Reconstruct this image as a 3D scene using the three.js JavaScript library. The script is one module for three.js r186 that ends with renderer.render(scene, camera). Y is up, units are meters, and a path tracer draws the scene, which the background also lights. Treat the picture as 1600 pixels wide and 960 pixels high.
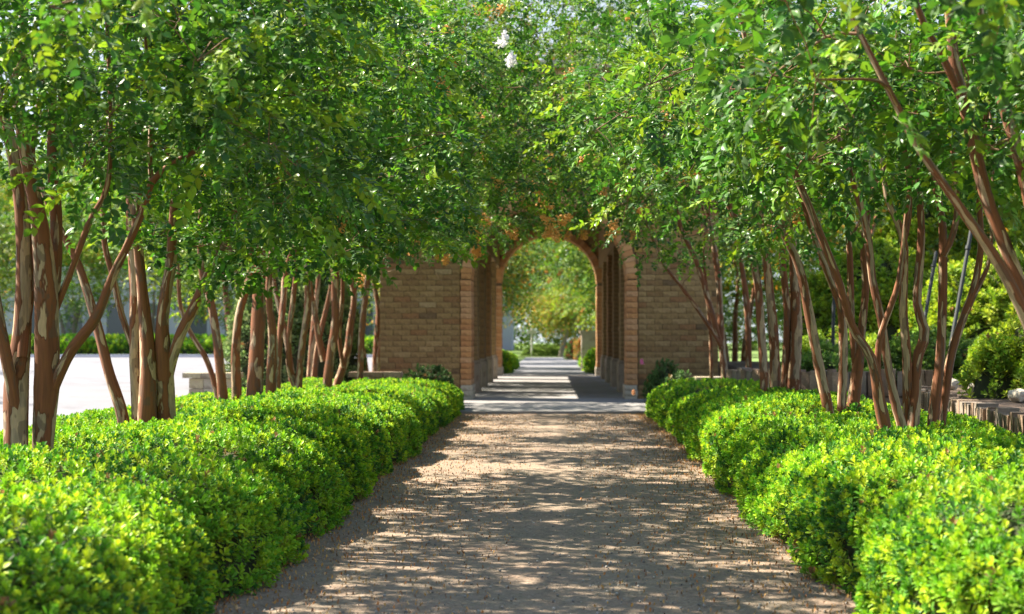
import * as THREE from 'three';

// ---------------------------------------------------------------- camera, sky, sun, exposure
const F = 2200, HX = 858, HY = 530, EYE = 1.2;             // focal length in photo pixels, vanishing point, eye height
const scene = new THREE.Scene();
const camera = new THREE.PerspectiveCamera(2 * Math.atan(480 / F) * 180 / Math.PI, 1600 / 960, 0.1, 600);
camera.position.set(0, EYE, 0);
camera.lookAt(0, EYE, -10);
camera.setViewOffset(1600, 960, 800 - HX, 480 - HY, 1600, 960);   // shift lens: verticals stay vertical
camera.focus = 9.5; camera.userData.fStop = 2.6;
scene.add(camera);

const renderer = new THREE.WebGLRenderer({ antialias: true });
renderer.toneMapping = THREE.LinearToneMapping;
renderer.toneMappingExposure = 4.0;
renderer.shadowMap.enabled = true;

{ // clear late-morning sky: blue overhead, pale near the horizon
  const W = 64, H = 32, d = new Float32Array(W * H * 4);
  for (let r = 0; r < H; r++) {
    const e = Math.max(0, Math.sin(((r + 0.5) / H - 0.5) * Math.PI)), t = Math.pow(e, 0.55);
    const hor = [0.92, 0.97, 1.0], zen = [0.3, 0.47, 0.82];
    for (let c = 0; c < W; c++) {
      const o = (r * W + c) * 4;
      for (let k = 0; k < 3; k++) d[o + k] = (hor[k] + (zen[k] - hor[k]) * t) * 0.34;
      d[o + 3] = 1;
    }
  }
  const sky = new THREE.DataTexture(d, W, H, THREE.RGBAFormat, THREE.FloatType);
  sky.mapping = THREE.EquirectangularReflectionMapping; sky.magFilter = THREE.LinearFilter; sky.needsUpdate = true;
  scene.background = sky; scene.environment = sky;
}
const SUN_EL = 47 * Math.PI / 180, SUN_AHEAD = 20 * Math.PI / 180;   // from the left, somewhat beyond the arch
const sunDir = new THREE.Vector3(-Math.cos(SUN_EL) * Math.cos(SUN_AHEAD), Math.sin(SUN_EL), -Math.cos(SUN_EL) * Math.sin(SUN_AHEAD));
const sun = new THREE.DirectionalLight(new THREE.Color().setRGB(1.0, 0.91, 0.74), 5);
sun.position.copy(sunDir).multiplyScalar(60).add(new THREE.Vector3(0, 0, -20));
sun.target.position.set(0, 0, -20);
sun.castShadow = true; sun.shadow.radius = 1.2; sun.shadow.mapSize.set(4096, 4096);
Object.assign(sun.shadow.camera, { left: -40, right: 40, top: 40, bottom: -40, near: 1, far: 160 });
scene.add(sun, sun.target);

// ---------------------------------------------------------------- helpers
function rng(seed) { let a = (seed * 2654435761) >>> 0; return () => { a = (a + 0x6d2b79f5) | 0; let t = Math.imul(a ^ (a >>> 15), 1 | a); t = (t + Math.imul(t ^ (t >>> 7), 61 | t)) ^ t; return ((t ^ (t >>> 14)) >>> 0) / 4294967296; }; }
const V = (x, y, z) => new THREE.Vector3(x, y, z);
const at = (px, py, d) => V((px - HX) / F * d, EYE - (py - HY) / F * d, -d);       // a photo pixel at a depth, in metres
const lerp = (a, b, t) => a + (b - a) * t, clamp = (x, a, b) => Math.min(b, Math.max(a, x)), smooth = (a, b, x) => { const t = clamp((x - a) / (b - a), 0, 1); return t * t * (3 - 2 * t); };
const hash3 = (x, y, z) => { let h = Math.imul(x, 374761393) ^ Math.imul(y, 668265263) ^ Math.imul(z, 1274126177); h = Math.imul(h ^ (h >>> 13), 1274126177); return ((h ^ (h >>> 16)) >>> 0) / 4294967296; };
function noise(x, y, z = 0) {
  const i = Math.floor(x), j = Math.floor(y), k = Math.floor(z); let u = x - i, v = y - j, w = z - k;
  u = u * u * (3 - 2 * u); v = v * v * (3 - 2 * v); w = w * w * (3 - 2 * w);
  const L = (a, b, c) => hash3(i + a, j + b, k + c);
  return lerp(lerp(lerp(L(0, 0, 0), L(1, 0, 0), u), lerp(L(0, 1, 0), L(1, 1, 0), u), v), lerp(lerp(L(0, 0, 1), L(1, 0, 1), u), lerp(L(0, 1, 1), L(1, 1, 1), u), v), w);
}
const fbm = (x, y, z = 0, n = 4) => { let s = 0, a = 0.5; for (let i = 0; i < n; i++) { s += a * noise(x, y, z + i * 17); x *= 2.03; y *= 2.03; z *= 2.03; a *= 0.5; } return s / (1 - Math.pow(0.5, n)); };
const pnoise = (x, y, px, py, s = 0) => {   // tiles every px, py cells
  const i = Math.floor(x), j = Math.floor(y); let u = x - i, v = y - j; u = u * u * (3 - 2 * u); v = v * v * (3 - 2 * v);
  const L = (a, b) => hash3((((i + a) % px) + px) % px, (((j + b) % py) + py) % py, s);
  return lerp(lerp(L(0, 0), L(1, 0), u), lerp(L(0, 1), L(1, 1), u), v);
};
const pfbm = (u, v, fx, fy, n, s = 0) => { let t = 0, a = 0.5; for (let i = 0; i < n; i++) { t += a * pnoise(u * fx, v * fy, fx, fy, s + i * 31); fx *= 2; fy *= 2; a *= 0.5; } return t / (1 - Math.pow(0.5, n)); };
function texture(w, h, f, srgb) {
  const d = new Uint8Array(w * h * 4);
  for (let y = 0; y < h; y++) for (let x = 0; x < w; x++) {
    const c = f((x + 0.5) / w, (y + 0.5) / h), o = (y * w + x) * 4;
    for (let k = 0; k < 3; k++) d[o + k] = clamp(Math.round((srgb ? Math.pow(Math.max(0, c[k]), 1 / 2.2) : c[k]) * 255), 0, 255);
    d[o + 3] = 255;
  }
  const t = new THREE.DataTexture(d, w, h, THREE.RGBAFormat);
  t.wrapS = t.wrapT = THREE.RepeatWrapping; t.magFilter = THREE.LinearFilter; t.minFilter = THREE.LinearMipmapLinearFilter; t.generateMipmaps = true;
  if (srgb) t.colorSpace = THREE.SRGBColorSpace;
  t.needsUpdate = true; return t;
}
const rep = (t, x, y) => { const c = t.clone(); c.repeat.set(x, y); c.needsUpdate = true; return c; };
const rgb = (r, g, b) => new THREE.Color().setRGB(r, g, b);

class GB {                                            // collects triangles into one geometry
  constructor() { this.p = []; this.n = []; this.u = []; this.i = []; this.c = []; this.tint = null; }
  vert(p, n, u = 0, v = 0) { this.p.push(p.x, p.y, p.z); this.n.push(n.x, n.y, n.z); this.u.push(u, v); if (this.tint) this.c.push(...this.tint); return this.p.length / 3 - 1; }
  tube(pts, rad, sides, { wob = 0, seed = 0, v0 = 0, cap = true } = {}) {
    const n = pts.length; let side = null, len = v0, prev = null;
    const rings = [];
    for (let k = 0; k < n; k++) {
      const t = (k < n - 1 ? pts[k + 1].clone().sub(pts[k]) : pts[k].clone().sub(pts[k - 1])); if (k > 0 && k < n - 1) t.add(pts[k].clone().sub(pts[k - 1])); t.normalize();
      if (!side) side = Math.abs(t.x) < 0.9 ? V(1, 0, 0) : V(0, 0, 1);
      side = side.clone().addScaledVector(t, -side.dot(t)).normalize();
      const bin = t.clone().cross(side);
      if (prev) len += pts[k].distanceTo(prev); prev = pts[k];
      const ring = [];
      for (let s = 0; s <= sides; s++) {
        const a = s / sides * Math.PI * 2, d = side.clone().multiplyScalar(Math.cos(a)).addScaledVector(bin, Math.sin(a));
        const aa = (s % sides) / sides * Math.PI * 2;
        const r = rad[k] * (1 + wob * ((noise(Math.cos(aa) * 1.6 + seed, Math.sin(aa) * 1.6, len * 1.3 + seed) - 0.5) * 2.6 + wob * (noise(3 + seed, 7, len * 9) - 0.5) * 2.4));
        ring.push(this.vert(pts[k].clone().addScaledVector(d, r), d, s / sides + seed * 0.37, len));
      }
      rings.push(ring);
    }
    for (let k = 0; k < n - 1; k++) for (let s = 0; s < sides; s++) { const a = rings[k][s], b = rings[k][s + 1], c = rings[k + 1][s], d = rings[k + 1][s + 1]; this.i.push(a, b, c, b, d, c); }
    if (cap) { const k = n - 1, t = pts[k].clone().sub(pts[k - 1]).normalize(), c = this.vert(pts[k].clone().addScaledVector(t, rad[k]), t, 0, len); for (let s = 0; s < sides; s++) this.i.push(rings[k][s], rings[k][s + 1], c); }
    return this;
  }
  add(g, m) {
    const o = this.p.length / 3, P = g.attributes.position, N = g.attributes.normal, U = g.attributes.uv, nm = new THREE.Matrix3().getNormalMatrix(m), v = V(), q = V();
    for (let k = 0; k < P.count; k++) { v.fromBufferAttribute(P, k).applyMatrix4(m); q.fromBufferAttribute(N, k).applyMatrix3(nm).normalize(); this.vert(v, q, U ? U.getX(k) : 0, U ? U.getY(k) : 0); }
    if (g.index) for (let k = 0; k < g.index.count; k++) this.i.push(o + g.index.getX(k)); else for (let k = 0; k < P.count; k++) this.i.push(o + k);
    return this;
  }
  box(x0, x1, y0, y1, z0, z1) { const g = boxUV(x1 - x0, y1 - y0, z1 - z0); return this.add(g, new THREE.Matrix4().makeTranslation((x0 + x1) / 2, (y0 + y1) / 2, (z0 + z1) / 2)); }
  geo() {
    const g = new THREE.BufferGeometry();
    g.setAttribute('position', new THREE.Float32BufferAttribute(this.p, 3)); g.setAttribute('normal', new THREE.Float32BufferAttribute(this.n, 3)); g.setAttribute('uv', new THREE.Float32BufferAttribute(this.u, 2));
    if (this.c.length) g.setAttribute('color', new THREE.Float32BufferAttribute(this.c, 3));
    g.setIndex(this.i); return g;
  }
  mesh(name, mat, parent) { return mk(name, this.geo(), mat, parent); }
}
function boxUV(w, h, d) {                             // a box whose uv are metres
  const g = new THREE.BoxGeometry(w, h, d), u = g.attributes.uv, s = [[d, h], [d, h], [w, d], [w, d], [w, h], [w, h]];
  for (let f = 0; f < 6; f++) for (let k = 0; k < 4; k++) u.setXY(f * 4 + k, u.getX(f * 4 + k) * s[f][0], u.getY(f * 4 + k) * s[f][1]);
  return g;
}
const used = {};
function numbered(name) { const k = used[name] = (used[name] ?? -1) + 1; return k ? name + '_' + String(k).padStart(3, '0') : name; }
function mk(name, geo, mat, parent = scene) {
  const m = new THREE.Mesh(geo, mat); m.name = parent === scene ? numbered(name) : name; m.castShadow = m.receiveShadow = true; parent.add(m); return m;
}
function tag(o, label, category, group) { o.userData.label = label; if (category) o.userData.category = category; if (group) o.userData.group = group; return o; }
function thing(name, label, category, pos = [0, 0, 0], group) { const g = new THREE.Group(); g.name = numbered(name); g.position.set(...pos); scene.add(g); return tag(g, label, category, group); }
function structure(name, geo, mat) { const m = mk(name, geo, mat); m.userData.kind = 'structure'; return m; }
const M4 = new THREE.Matrix4();
function instanced(name, geo, mat, mats, cols, parent) {
  const m = new THREE.InstancedMesh(geo, mat, mats.length); m.name = parent === scene ? numbered(name) : name; m.castShadow = m.receiveShadow = true;
  for (let k = 0; k < mats.length; k++) { m.setMatrixAt(k, mats[k]); if (cols) m.setColorAt(k, cols[k]); }
  m.userData.kind = 'stuff'; parent.add(m); return m;
}
function basis(y, zHint, pos, s, sy = s) {            // matrix whose y runs along y and whose z leans to zHint
  const Y = y.clone().normalize(); let Z = zHint.clone().addScaledVector(Y, -zHint.dot(Y)); if (Z.lengthSq() < 1e-6) Z = V(1, 0, 0).addScaledVector(Y, -Y.x); Z.normalize();
  const X = Y.clone().cross(Z);
  return new THREE.Matrix4().makeBasis(X.multiplyScalar(s), Y.multiplyScalar(sy), Z.multiplyScalar(s)).setPosition(pos);
}
const rdir = (R) => { const z = R() * 2 - 1, a = R() * Math.PI * 2, s = Math.sqrt(1 - z * z); return V(s * Math.cos(a), z, s * Math.sin(a)); };

// ---------------------------------------------------------------- materials
const barkTex = (() => {
  const patch = (u, v) => {
    const wx = u + 0.10 * (pfbm(u, v, 4, 8, 2, 91) - 0.5), wy = v + 0.05 * (pfbm(u, v, 5, 6, 2, 57) - 0.5);
    return 0.62 * pfbm(wx, wy, 6, 4, 4, 3) + 0.38 * pfbm(wx, wy, 9, 3, 3, 63);
  };
  const col = texture(512, 1024, (u, v) => {
    const a = patch(u, v), fine = pfbm(u, v, 40, 20, 3, 8), streak = pfbm(u, v, 48, 6, 3, 12), b = pfbm(u, v, 6, 5, 3, 44);
    let c = [0.18, 0.06, 0.021].map((x, k) => x * (0.65 + 0.7 * streak) * (0.8 + 0.4 * b));
    const pale = smooth(0.508, 0.52, a), grey = smooth(0.50, 0.52, b) * 0.6;
    const p = [lerp(0.41, 0.28, grey), lerp(0.28, 0.21, grey), lerp(0.17, 0.145, grey)].map((x) => x * (0.75 + 0.5 * fine) * (0.8 + 0.4 * streak));
    c = c.map((x, k) => lerp(x, p[k], pale));
    const edge = smooth(0.49, 0.503, a) * (1 - smooth(0.508, 0.52, a));
    c = c.map((x) => x * (1 - 0.35 * edge));
    const dark = smooth(0.66, 0.72, pfbm(u, v, 7, 9, 3, 77));
    return c.map((x, k) => lerp(x, [0.10, 0.06, 0.04][k], dark * 0.6));
  }, true);
  const bump = texture(512, 1024, (u, v) => { const h = 0.25 + 0.45 * (1 - smooth(0.49, 0.51, patch(u, v))) + 0.3 * pfbm(u, v, 48, 6, 3, 12); return [h, h, h]; });
  return { col, bump };
})();
const bark = new THREE.MeshStandardMaterial({ map: barkTex.col, bumpMap: barkTex.bump, bumpScale: 0.007, roughness: 0.9 });
const twigMat = new THREE.MeshStandardMaterial({ color: rgb(0.17, 0.09, 0.045), roughness: 0.8 });
const greyBark = new THREE.MeshStandardMaterial({ color: rgb(0.22, 0.18, 0.16), bumpMap: barkTex.bump, bumpScale: 0.02, roughness: 0.9 });
const leafMat = (o) => new THREE.MeshPhysicalMaterial({ color: 0xffffff, roughness: 0.9, specularIntensity: 0.4, transmission: 0.4, thickness: 0, clearcoat: 0.4, clearcoatRoughness: 0.3, side: THREE.DoubleSide, vertexColors: true, ...o });
const treeLeaf = leafMat({ transmission: 0.46, clearcoat: 0.35, clearcoatRoughness: 0.25 }), hedgeLeaf = leafMat({ transmission: 0.42, clearcoat: 0.2, clearcoatRoughness: 0.3 });
const dryLeaf = new THREE.MeshStandardMaterial({ color: 0xffffff, roughness: 0.85, side: THREE.DoubleSide });
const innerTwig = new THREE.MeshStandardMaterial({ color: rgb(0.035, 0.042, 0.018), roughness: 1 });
const seedMat = new THREE.MeshStandardMaterial({ color: rgb(0.66, 0.31, 0.06), roughness: 0.6 });
const petalMat = leafMat({ vertexColors: false, color: rgb(0.86, 0.83, 0.84), transmission: 0.35, clearcoat: 0 });
const grain = texture(1024, 1024, (u, v) => {
  const f = pfbm(u, v, 180, 180, 2, 5), m = pfbm(u, v, 24, 24, 4, 9), c = pfbm(u, v, 4, 4, 4, 15), st = smooth(0.78, 0.84, pfbm(u, v, 150, 150, 1, 70)), dk = smooth(0.72, 0.80, pfbm(u, v, 120, 120, 1, 33));
  let k = 0.78 + 0.26 * f + 0.3 * (m - 0.5);
  let p = [0.26, 0.185, 0.13].map((x, i) => x * k * lerp(0.86, 1.12, c) * (i === 0 ? 1 + 0.18 * (pfbm(u, v, 6, 6, 3, 21) - 0.5) : 1));
  p = p.map((x, i) => lerp(x, [0.45, 0.39, 0.32][i], st * 0.3)); p = p.map((x) => x * (1 - 0.3 * dk));
  return p;
}, true);
const grainBump = texture(1024, 1024, (u, v) => { const h = 0.5 * pfbm(u, v, 150, 150, 2, 5) + 0.5 * pfbm(u, v, 20, 20, 4, 9); return [h, h, h]; });
const gravelMat = new THREE.MeshStandardMaterial({ map: rep(grain, 0.5, 0.5), bumpMap: rep(grainBump, 0.5, 0.5), bumpScale: 0.012, roughness: 0.95 });
const mulchTex = texture(512, 512, (u, v) => { const f = pfbm(u, v, 90, 60, 3, 2), m = pfbm(u, v, 12, 12, 4, 6); return [0.13, 0.085, 0.06].map((x) => x * (0.4 + 1.0 * f + 0.5 * (m - 0.5))); }, true);
const mulchMat = new THREE.MeshStandardMaterial({ map: mulchTex, bumpMap: rep(grainBump, 1, 1), bumpScale: 0.03, roughness: 1 });
const concreteTex = texture(1024, 1024, (u, v) => { const f = pfbm(u, v, 120, 120, 3, 4), m = pfbm(u, v, 5, 5, 5, 11), s = smooth(0.62, 0.75, pfbm(u, v, 9, 9, 4, 23)); return [0.27, 0.255, 0.255].map((x) => x * (0.8 + 0.25 * f + 0.3 * (m - 0.5)) * (1 - 0.2 * s)); }, true);
const concreteMat = new THREE.MeshStandardMaterial({ map: rep(concreteTex, 0.35, 0.35), bumpMap: rep(grainBump, 1, 1), bumpScale: 0.003, roughness: 0.85 });
const roadMat = new THREE.MeshStandardMaterial({ map: rep(concreteTex, 0.12, 0.12), color: rgb(0.66, 0.69, 0.80), roughness: 0.9 });
const grassTex = texture(512, 512, (u, v) => { const f = pfbm(u, v, 110, 110, 3, 3), m = pfbm(u, v, 8, 8, 4, 6); return [0.13, 0.21, 0.035].map((x, k) => x * (0.5 + 0.8 * f + 0.6 * (m - 0.5)) * (k === 0 ? 0.8 + 0.4 * m : 1)); }, true);
const grassMat = new THREE.MeshStandardMaterial({ map: rep(grassTex, 0.7, 0.7), bumpMap: rep(grainBump, 1, 1), bumpScale: 0.04, roughness: 1 });
const brickBump = texture(256, 256, (u, v) => { const h = pfbm(u, v, 10, 10, 5, 3); return [h, h, h]; });
const brickTex = texture(512, 512, (u, v) => { const a = pfbm(u, v, 8, 8, 5, 13), b = pfbm(u, v, 60, 60, 2, 17), s = smooth(0.6, 0.72, pfbm(u, v, 5, 5, 4, 29)); const k = 0.72 + 0.35 * a + 0.25 * (b - 0.3); return [k * (1 - 0.25 * s), k * (1 - 0.28 * s), k * (1 - 0.3 * s)]; }, true);
const brickMat = (c) => new THREE.MeshStandardMaterial({ color: rgb(...c), map: rep(brickTex, 1.2, 1.2), bumpMap: rep(brickBump, 2.5, 2.5), bumpScale: 0.008, roughness: 0.9 });
const bricks = [[0.29, 0.185, 0.08], [0.34, 0.225, 0.105], [0.25, 0.15, 0.065], [0.27, 0.14, 0.06], [0.16, 0.10, 0.05], [0.36, 0.26, 0.135]].map(brickMat);
const trims = [[0.50, 0.245, 0.10], [0.54, 0.28, 0.125], [0.46, 0.215, 0.09], [0.52, 0.29, 0.15]].map(brickMat);
const mortar = brickMat([0.17, 0.12, 0.075]);
const plinthStone = brickMat([0.34, 0.28, 0.22]);
const limestone = brickMat([0.52, 0.45, 0.36]);
const stones = [[0.40, 0.33, 0.22], [0.46, 0.38, 0.25], [0.35, 0.28, 0.2], [0.42, 0.36, 0.29]].map(brickMat);
const wallStones = [[0.27, 0.185, 0.125], [0.22, 0.145, 0.10], [0.31, 0.225, 0.16], [0.23, 0.185, 0.15]].map(brickMat);

// ---------------------------------------------------------------- leaf shapes
function addLeaf(gb, base, dir, nrm, len, wid, kind, R) {      // a folded, drooping blade: obovate for the hedge, elliptic for the trees
  const Y = dir.clone().normalize(); let Z = nrm.clone().addScaledVector(Y, -nrm.dot(Y)).normalize(); const X = Y.clone().cross(Z);
  const prof = kind === 'hedge' ? [[0, 0.1], [0.35, 0.55], [0.72, 1], [0.93, 0.62], [1, 0.05]] : [[0, 0.06], [0.25, 0.8], [0.52, 1], [0.8, 0.58], [1, 0.03]];
  const droop = (kind === 'hedge' ? 0.10 : 0.22) * (0.4 + R()), fold = 0.22 + 0.25 * R(), rows = [];
  for (const [t, w] of prof) {
    const c = base.clone().addScaledVector(Y, len * t).addScaledVector(Z, -droop * len * t * t), e = wid * 0.5 * w;
    const nl = Z.clone().addScaledVector(X, fold).addScaledVector(Y, 2 * droop * t).normalize(), nr = Z.clone().addScaledVector(X, -fold).addScaledVector(Y, 2 * droop * t).normalize(), nm = Z.clone().addScaledVector(Y, 2 * droop * t).normalize();
    rows.push([gb.vert(c.clone().addScaledVector(X, -e).addScaledVector(Z, e * fold), nl, 0, t), gb.vert(c, nm, 0.5, t), gb.vert(c.clone().addScaledVector(X, e).addScaledVector(Z, e * fold), nr, 1, t)]);
  }
  for (let k = 0; k < rows.length - 1; k++) for (let s = 0; s < 2; s++) { const a = rows[k][s], b = rows[k][s + 1], c = rows[k + 1][s], d = rows[k + 1][s + 1]; gb.i.push(a, b, c, b, d, c); }
}
function shootGeo(seed, n = 15, L = 0.28) {                    // a leafy shoot along +y, its leaves facing +z
  const R = rng(seed), gb = new GB(); gb.tint = [1.1, 0.75, 0.8]; const P = (t) => V(0.03 * Math.sin(t * 3 + seed), L * t, -0.06 * t * t * L / 0.3);
  gb.tube([P(0), P(0.35), P(0.7), P(1)], [0.0022, 0.0018, 0.0013, 0.0008], 3);
  for (let k = 0; k < n; k++) {
    const t = clamp(0.1 + 0.9 * k / (n - 1) + (R() - 0.5) * 0.1, 0.05, 1), s = k % 2 ? 1 : -1, a = (0.5 + 0.85 * R()) * (k === n - 1 ? 0.2 : 1);
    const dir = V(s * Math.sin(a), Math.cos(a), (R() - 0.5) * 1.3), nrm = V((R() - 0.5) * 1.3, (R() - 0.5) * 0.9, 1); { const w = 0.7 + 0.6 * R(), h = 0.8 + 0.5 * R(); gb.tint = R() < 0.02 ? [2.6, 0.9, 1.5] : [w * h, w, w]; }
    addLeaf(gb, P(t), dir, nrm, (0.050 + 0.022 * R()) * (t > 0.85 ? 0.8 : 1), 0.026 + 0.011 * R(), 'tree', R);
  }
  return gb.geo();
}
function rosetteGeo(seed, n = 11) {                            // a hedge tip: leaves whorled round +y
  const R = rng(seed), gb = new GB(); gb.tint = [0.8, 0.5, 0.9];
  gb.tube([V(0, -0.05, 0), V(0, 0, 0), V(0.002, 0.022, 0)], [0.002, 0.0018, 0.001], 3);
  for (let k = 0; k < n; k++) {
    { const w = 0.78 + 0.4 * R(), h = 0.85 + 0.3 * R(); gb.tint = [w * h, w, w]; }
    const t = k / (n - 1), a = k * 2.4 + R() * 0.5, tilt = lerp(1.25, 0.28, t) + (R() - 0.5) * 0.35;
    const out = V(Math.cos(a), 0, Math.sin(a)), dir = out.clone().multiplyScalar(Math.sin(tilt)).add(V(0, Math.cos(tilt), 0)), nrm = V(0, Math.sin(tilt), 0).addScaledVector(out, -Math.cos(tilt)).add(rdir(R).multiplyScalar(0.25));
    addLeaf(gb, V(0, -0.022 + 0.04 * t, 0), dir, nrm, lerp(0.044, 0.030, t) * (0.85 + 0.3 * R()), 0.0165 * (0.85 + 0.3 * R()), 'hedge', R);
  }
  return gb.geo();
}
const shoots = [1, 2, 3, 4].map((s) => shootGeo(s)), rosettes = [11, 12, 13].map((s) => rosetteGeo(s));
const shootsFew = [5, 6].map((s) => shootGeo(s, 9, 0.28));

function panicleGeo(seed, kind) {                              // a hanging head of seed capsules, or a flower head
  const R = rng(seed), gb = new GB(), ico = new THREE.IcosahedronGeometry(1, kind === 'seed' ? 0 : 1);
  gb.tube([V(0, 0, 0), V(0, 0.09, 0), V(0.01, 0.17, 0)], [0.003, 0.002, 0.001], 3);
  const n = kind === 'seed' ? 46 : 30;
  for (let k = 0; k < n; k++) {
    const t = k / n, a = k * 2.4, r = (0.062 * (1 - t * 0.75)) * (0.4 + 0.75 * R()), p = V(Math.cos(a) * r, 0.03 + t * 0.15 + R() * 0.02, Math.sin(a) * r);
    if (kind === 'seed' && k % 3 === 0) gb.tube([V(0, p.y - 0.02, 0), p], [0.0012, 0.0008], 3, { cap: false });
    if (kind === 'seed') gb.add(ico, new THREE.Matrix4().makeScale(0.0095, 0.011, 0.0095).setPosition(p));
    else { const s = 0.014 + R() * 0.008; for (let q = 0; q < 3; q++) addLeaf(gb, p, rdir(R), rdir(R), s * 2, s * 1.8, 'hedge', R); }
  }
  return gb.geo();
}
const seedGeos = [1, 2, 3].map((s) => panicleGeo(s + 60, 'seed')), flowerGeo = panicleGeo(70, 'flower');

// ---------------------------------------------------------------- the ground
function sheet(x0, x1, z0, z1, y = 0, nx = 1, nz = 1, f) {      // uv in metres
  const g = new THREE.PlaneGeometry(x1 - x0, z1 - z0, nx, nz).rotateX(-Math.PI / 2).translate((x0 + x1) / 2, y, (z0 + z1) / 2), p = g.attributes.position, u = g.attributes.uv;
  for (let k = 0; k < p.count; k++) { u.setXY(k, p.getX(k), -p.getZ(k)); if (f) p.setY(k, f(p.getX(k), p.getZ(k))); }
  g.computeVertexNormals(); return g;
}
structure('ground', sheet(-250, 250, -400, 40, -0.02), new THREE.MeshStandardMaterial({ map: rep(grassTex, 0.25, 0.25), roughness: 1 }));
structure('mulch_bed', sheet(-5.2, 9, -27.5, 4, -0.012), mulchMat);
structure('gravel_path', sheet(-1.75, 1.75, -22.35, 3, 0, 20, 140, (x, z) => 0.012 * (1 - (x / 1.75) ** 2) + 0.016 * (fbm(x * 0.9, z * 0.9, 3) - 0.5)), gravelMat);
structure('road', sheet(-70, -4.95, -78, 10, 0, 1, 8, (x, z) => -0.008 + 0.22 * smooth(-15, -78, z)), roadMat);

// ---------------------------------------------------------------- the brick gatehouse
const ZF = -27, ZB = -44, WT = 0.9, OPEN = 1.49, CH = 0.106, HALF = 3.25, TOP = 6.4;
const gate = thing('brick_gatehouse', 'brown brick gatehouse with a round arched passage straddling the end of the path', 'gatehouse', [0, 0, ZF]);
function archShape(hw, spring, w, top) {
  const s = new THREE.Shape(); s.moveTo(-w, 0); s.lineTo(-hw, 0); s.lineTo(-hw, spring); s.absarc(0, spring, hw, Math.PI, 0, true); s.lineTo(hw, 0); s.lineTo(w, 0); s.lineTo(w, top); s.lineTo(-w, top); s.closePath(); return s;
}
const RING = 0.21;
function archWall(z, detail, seed, SPRING) {                            // z local to the gatehouse, front face at z
  const R = rng(seed), core = mk('wall', new THREE.ExtrudeGeometry(archShape(OPEN + 0.03, SPRING, HALF - 0.012, TOP), { depth: WT - 0.03, bevelEnabled: false, curveSegments: 24 }).translate(0, 0, z - WT + 0.015), mortar, gate);
  const many = [], cols = [], unit = boxUV(1, 1, 1);
  let count = 0;
  for (const sgn of [-1, 1]) for (let row = 0; row * CH < TOP - 0.02; row++) {
    const y = row * CH + CH / 2, t = Math.max(0, y + CH / 2 - SPRING), ro = OPEN + RING + 0.006;
    const inner = y < SPRING ? ro : (t < ro ? Math.sqrt(ro * ro - Math.max(0, y - CH / 2 - SPRING) ** 2) : 0.001);
    const proud = row % 7 === 6, len = 0.315; let x = inner + 0.004; let first = true;
    while (x < HALF - 0.03) {
      let L = first && row % 2 ? len * 0.5 : len * (0.93 + R() * 0.14); first = false; if (HALF - (x + L) < 0.09) L = HALF - x;
      const h = CH - 0.009, dep = 0.05, out = (proud ? 0.013 : 0.004) + R() * 0.005, cx = sgn * (x + L / 2);
      const zz = z - dep / 2 + out;
      const m = new THREE.Matrix4().makeScale(L - 0.009, h, dep).setPosition(cx, y, zz);
      if (detail && y < 2.85 && count < 300) { const b = mk('brick', boxUV(L - 0.009, h, dep), bricks[Math.floor(R() * R() * 5.99)], core); b.position.set(cx, y, zz); b.rotation.y = (R() - 0.5) * 0.012; count++; }
      else { many.push(m); cols.push(rgb(...[0.30, 0.18, 0.07].map((q) => q * (0.75 + 0.45 * R())))); }
      x += L;
    }
  }
  const rest = instanced('brickwork', unit, new THREE.MeshStandardMaterial({ color: 0xffffff, bumpMap: brickBump, bumpScale: 0.006, roughness: 0.9 }), many, cols, core);
  // trim bricks up the jambs and round the arch
  for (const sgn of [-1, 1]) for (let k = 0; (k + 1) * CH <= SPRING + 0.001; k++) {
    const y = k * CH + CH / 2, w = k % 2 ? RING : RING - 0.012, base = k < 3;
    const b = mk(base ? 'plinth_stone' : 'trim_brick', boxUV(w + (base ? 0.03 : 0), CH - 0.009, WT + 0.06), base ? limestone : trims[Math.floor(R() * 3.99)], core);
    b.position.set(sgn * (OPEN - (base ? 0.03 : 0) + (w + (base ? 0.03 : 0)) / 2 + (R() - 0.5) * 0.006), y, z - WT / 2 + 0.01 + (R() - 0.5) * 0.008);
  }
  const nv = Math.round(Math.PI * (OPEN + RING / 2) / (CH + 0.006));
  for (let k = 0; k < nv; k++) {
    const a = Math.PI * (k + 0.5) / nv, r0 = OPEN, r1 = OPEN + RING - (k % 2 ? 0 : 0.012), da = Math.PI / nv / 2 * 0.93, s = new THREE.Shape();
    s.moveTo(r0 * Math.cos(a - da), r0 * Math.sin(a - da)); s.lineTo(r1 * Math.cos(a - da), r1 * Math.sin(a - da)); s.lineTo(r1 * Math.cos(a + da), r1 * Math.sin(a + da)); s.lineTo(r0 * Math.cos(a + da), r0 * Math.sin(a + da)); s.closePath();
    mk('arch_brick', new THREE.ExtrudeGeometry(s, { depth: WT + 0.06, bevelEnabled: false }).translate(0, SPRING, z - WT - 0.02 + (R() - 0.5) * 0.008), trims[Math.floor(R() * 3.99)], core);
  }
  return core;
}
archWall(0, true, 5, 2.35);
archWall(ZB - ZF, false, 6, 2.95);
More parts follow.
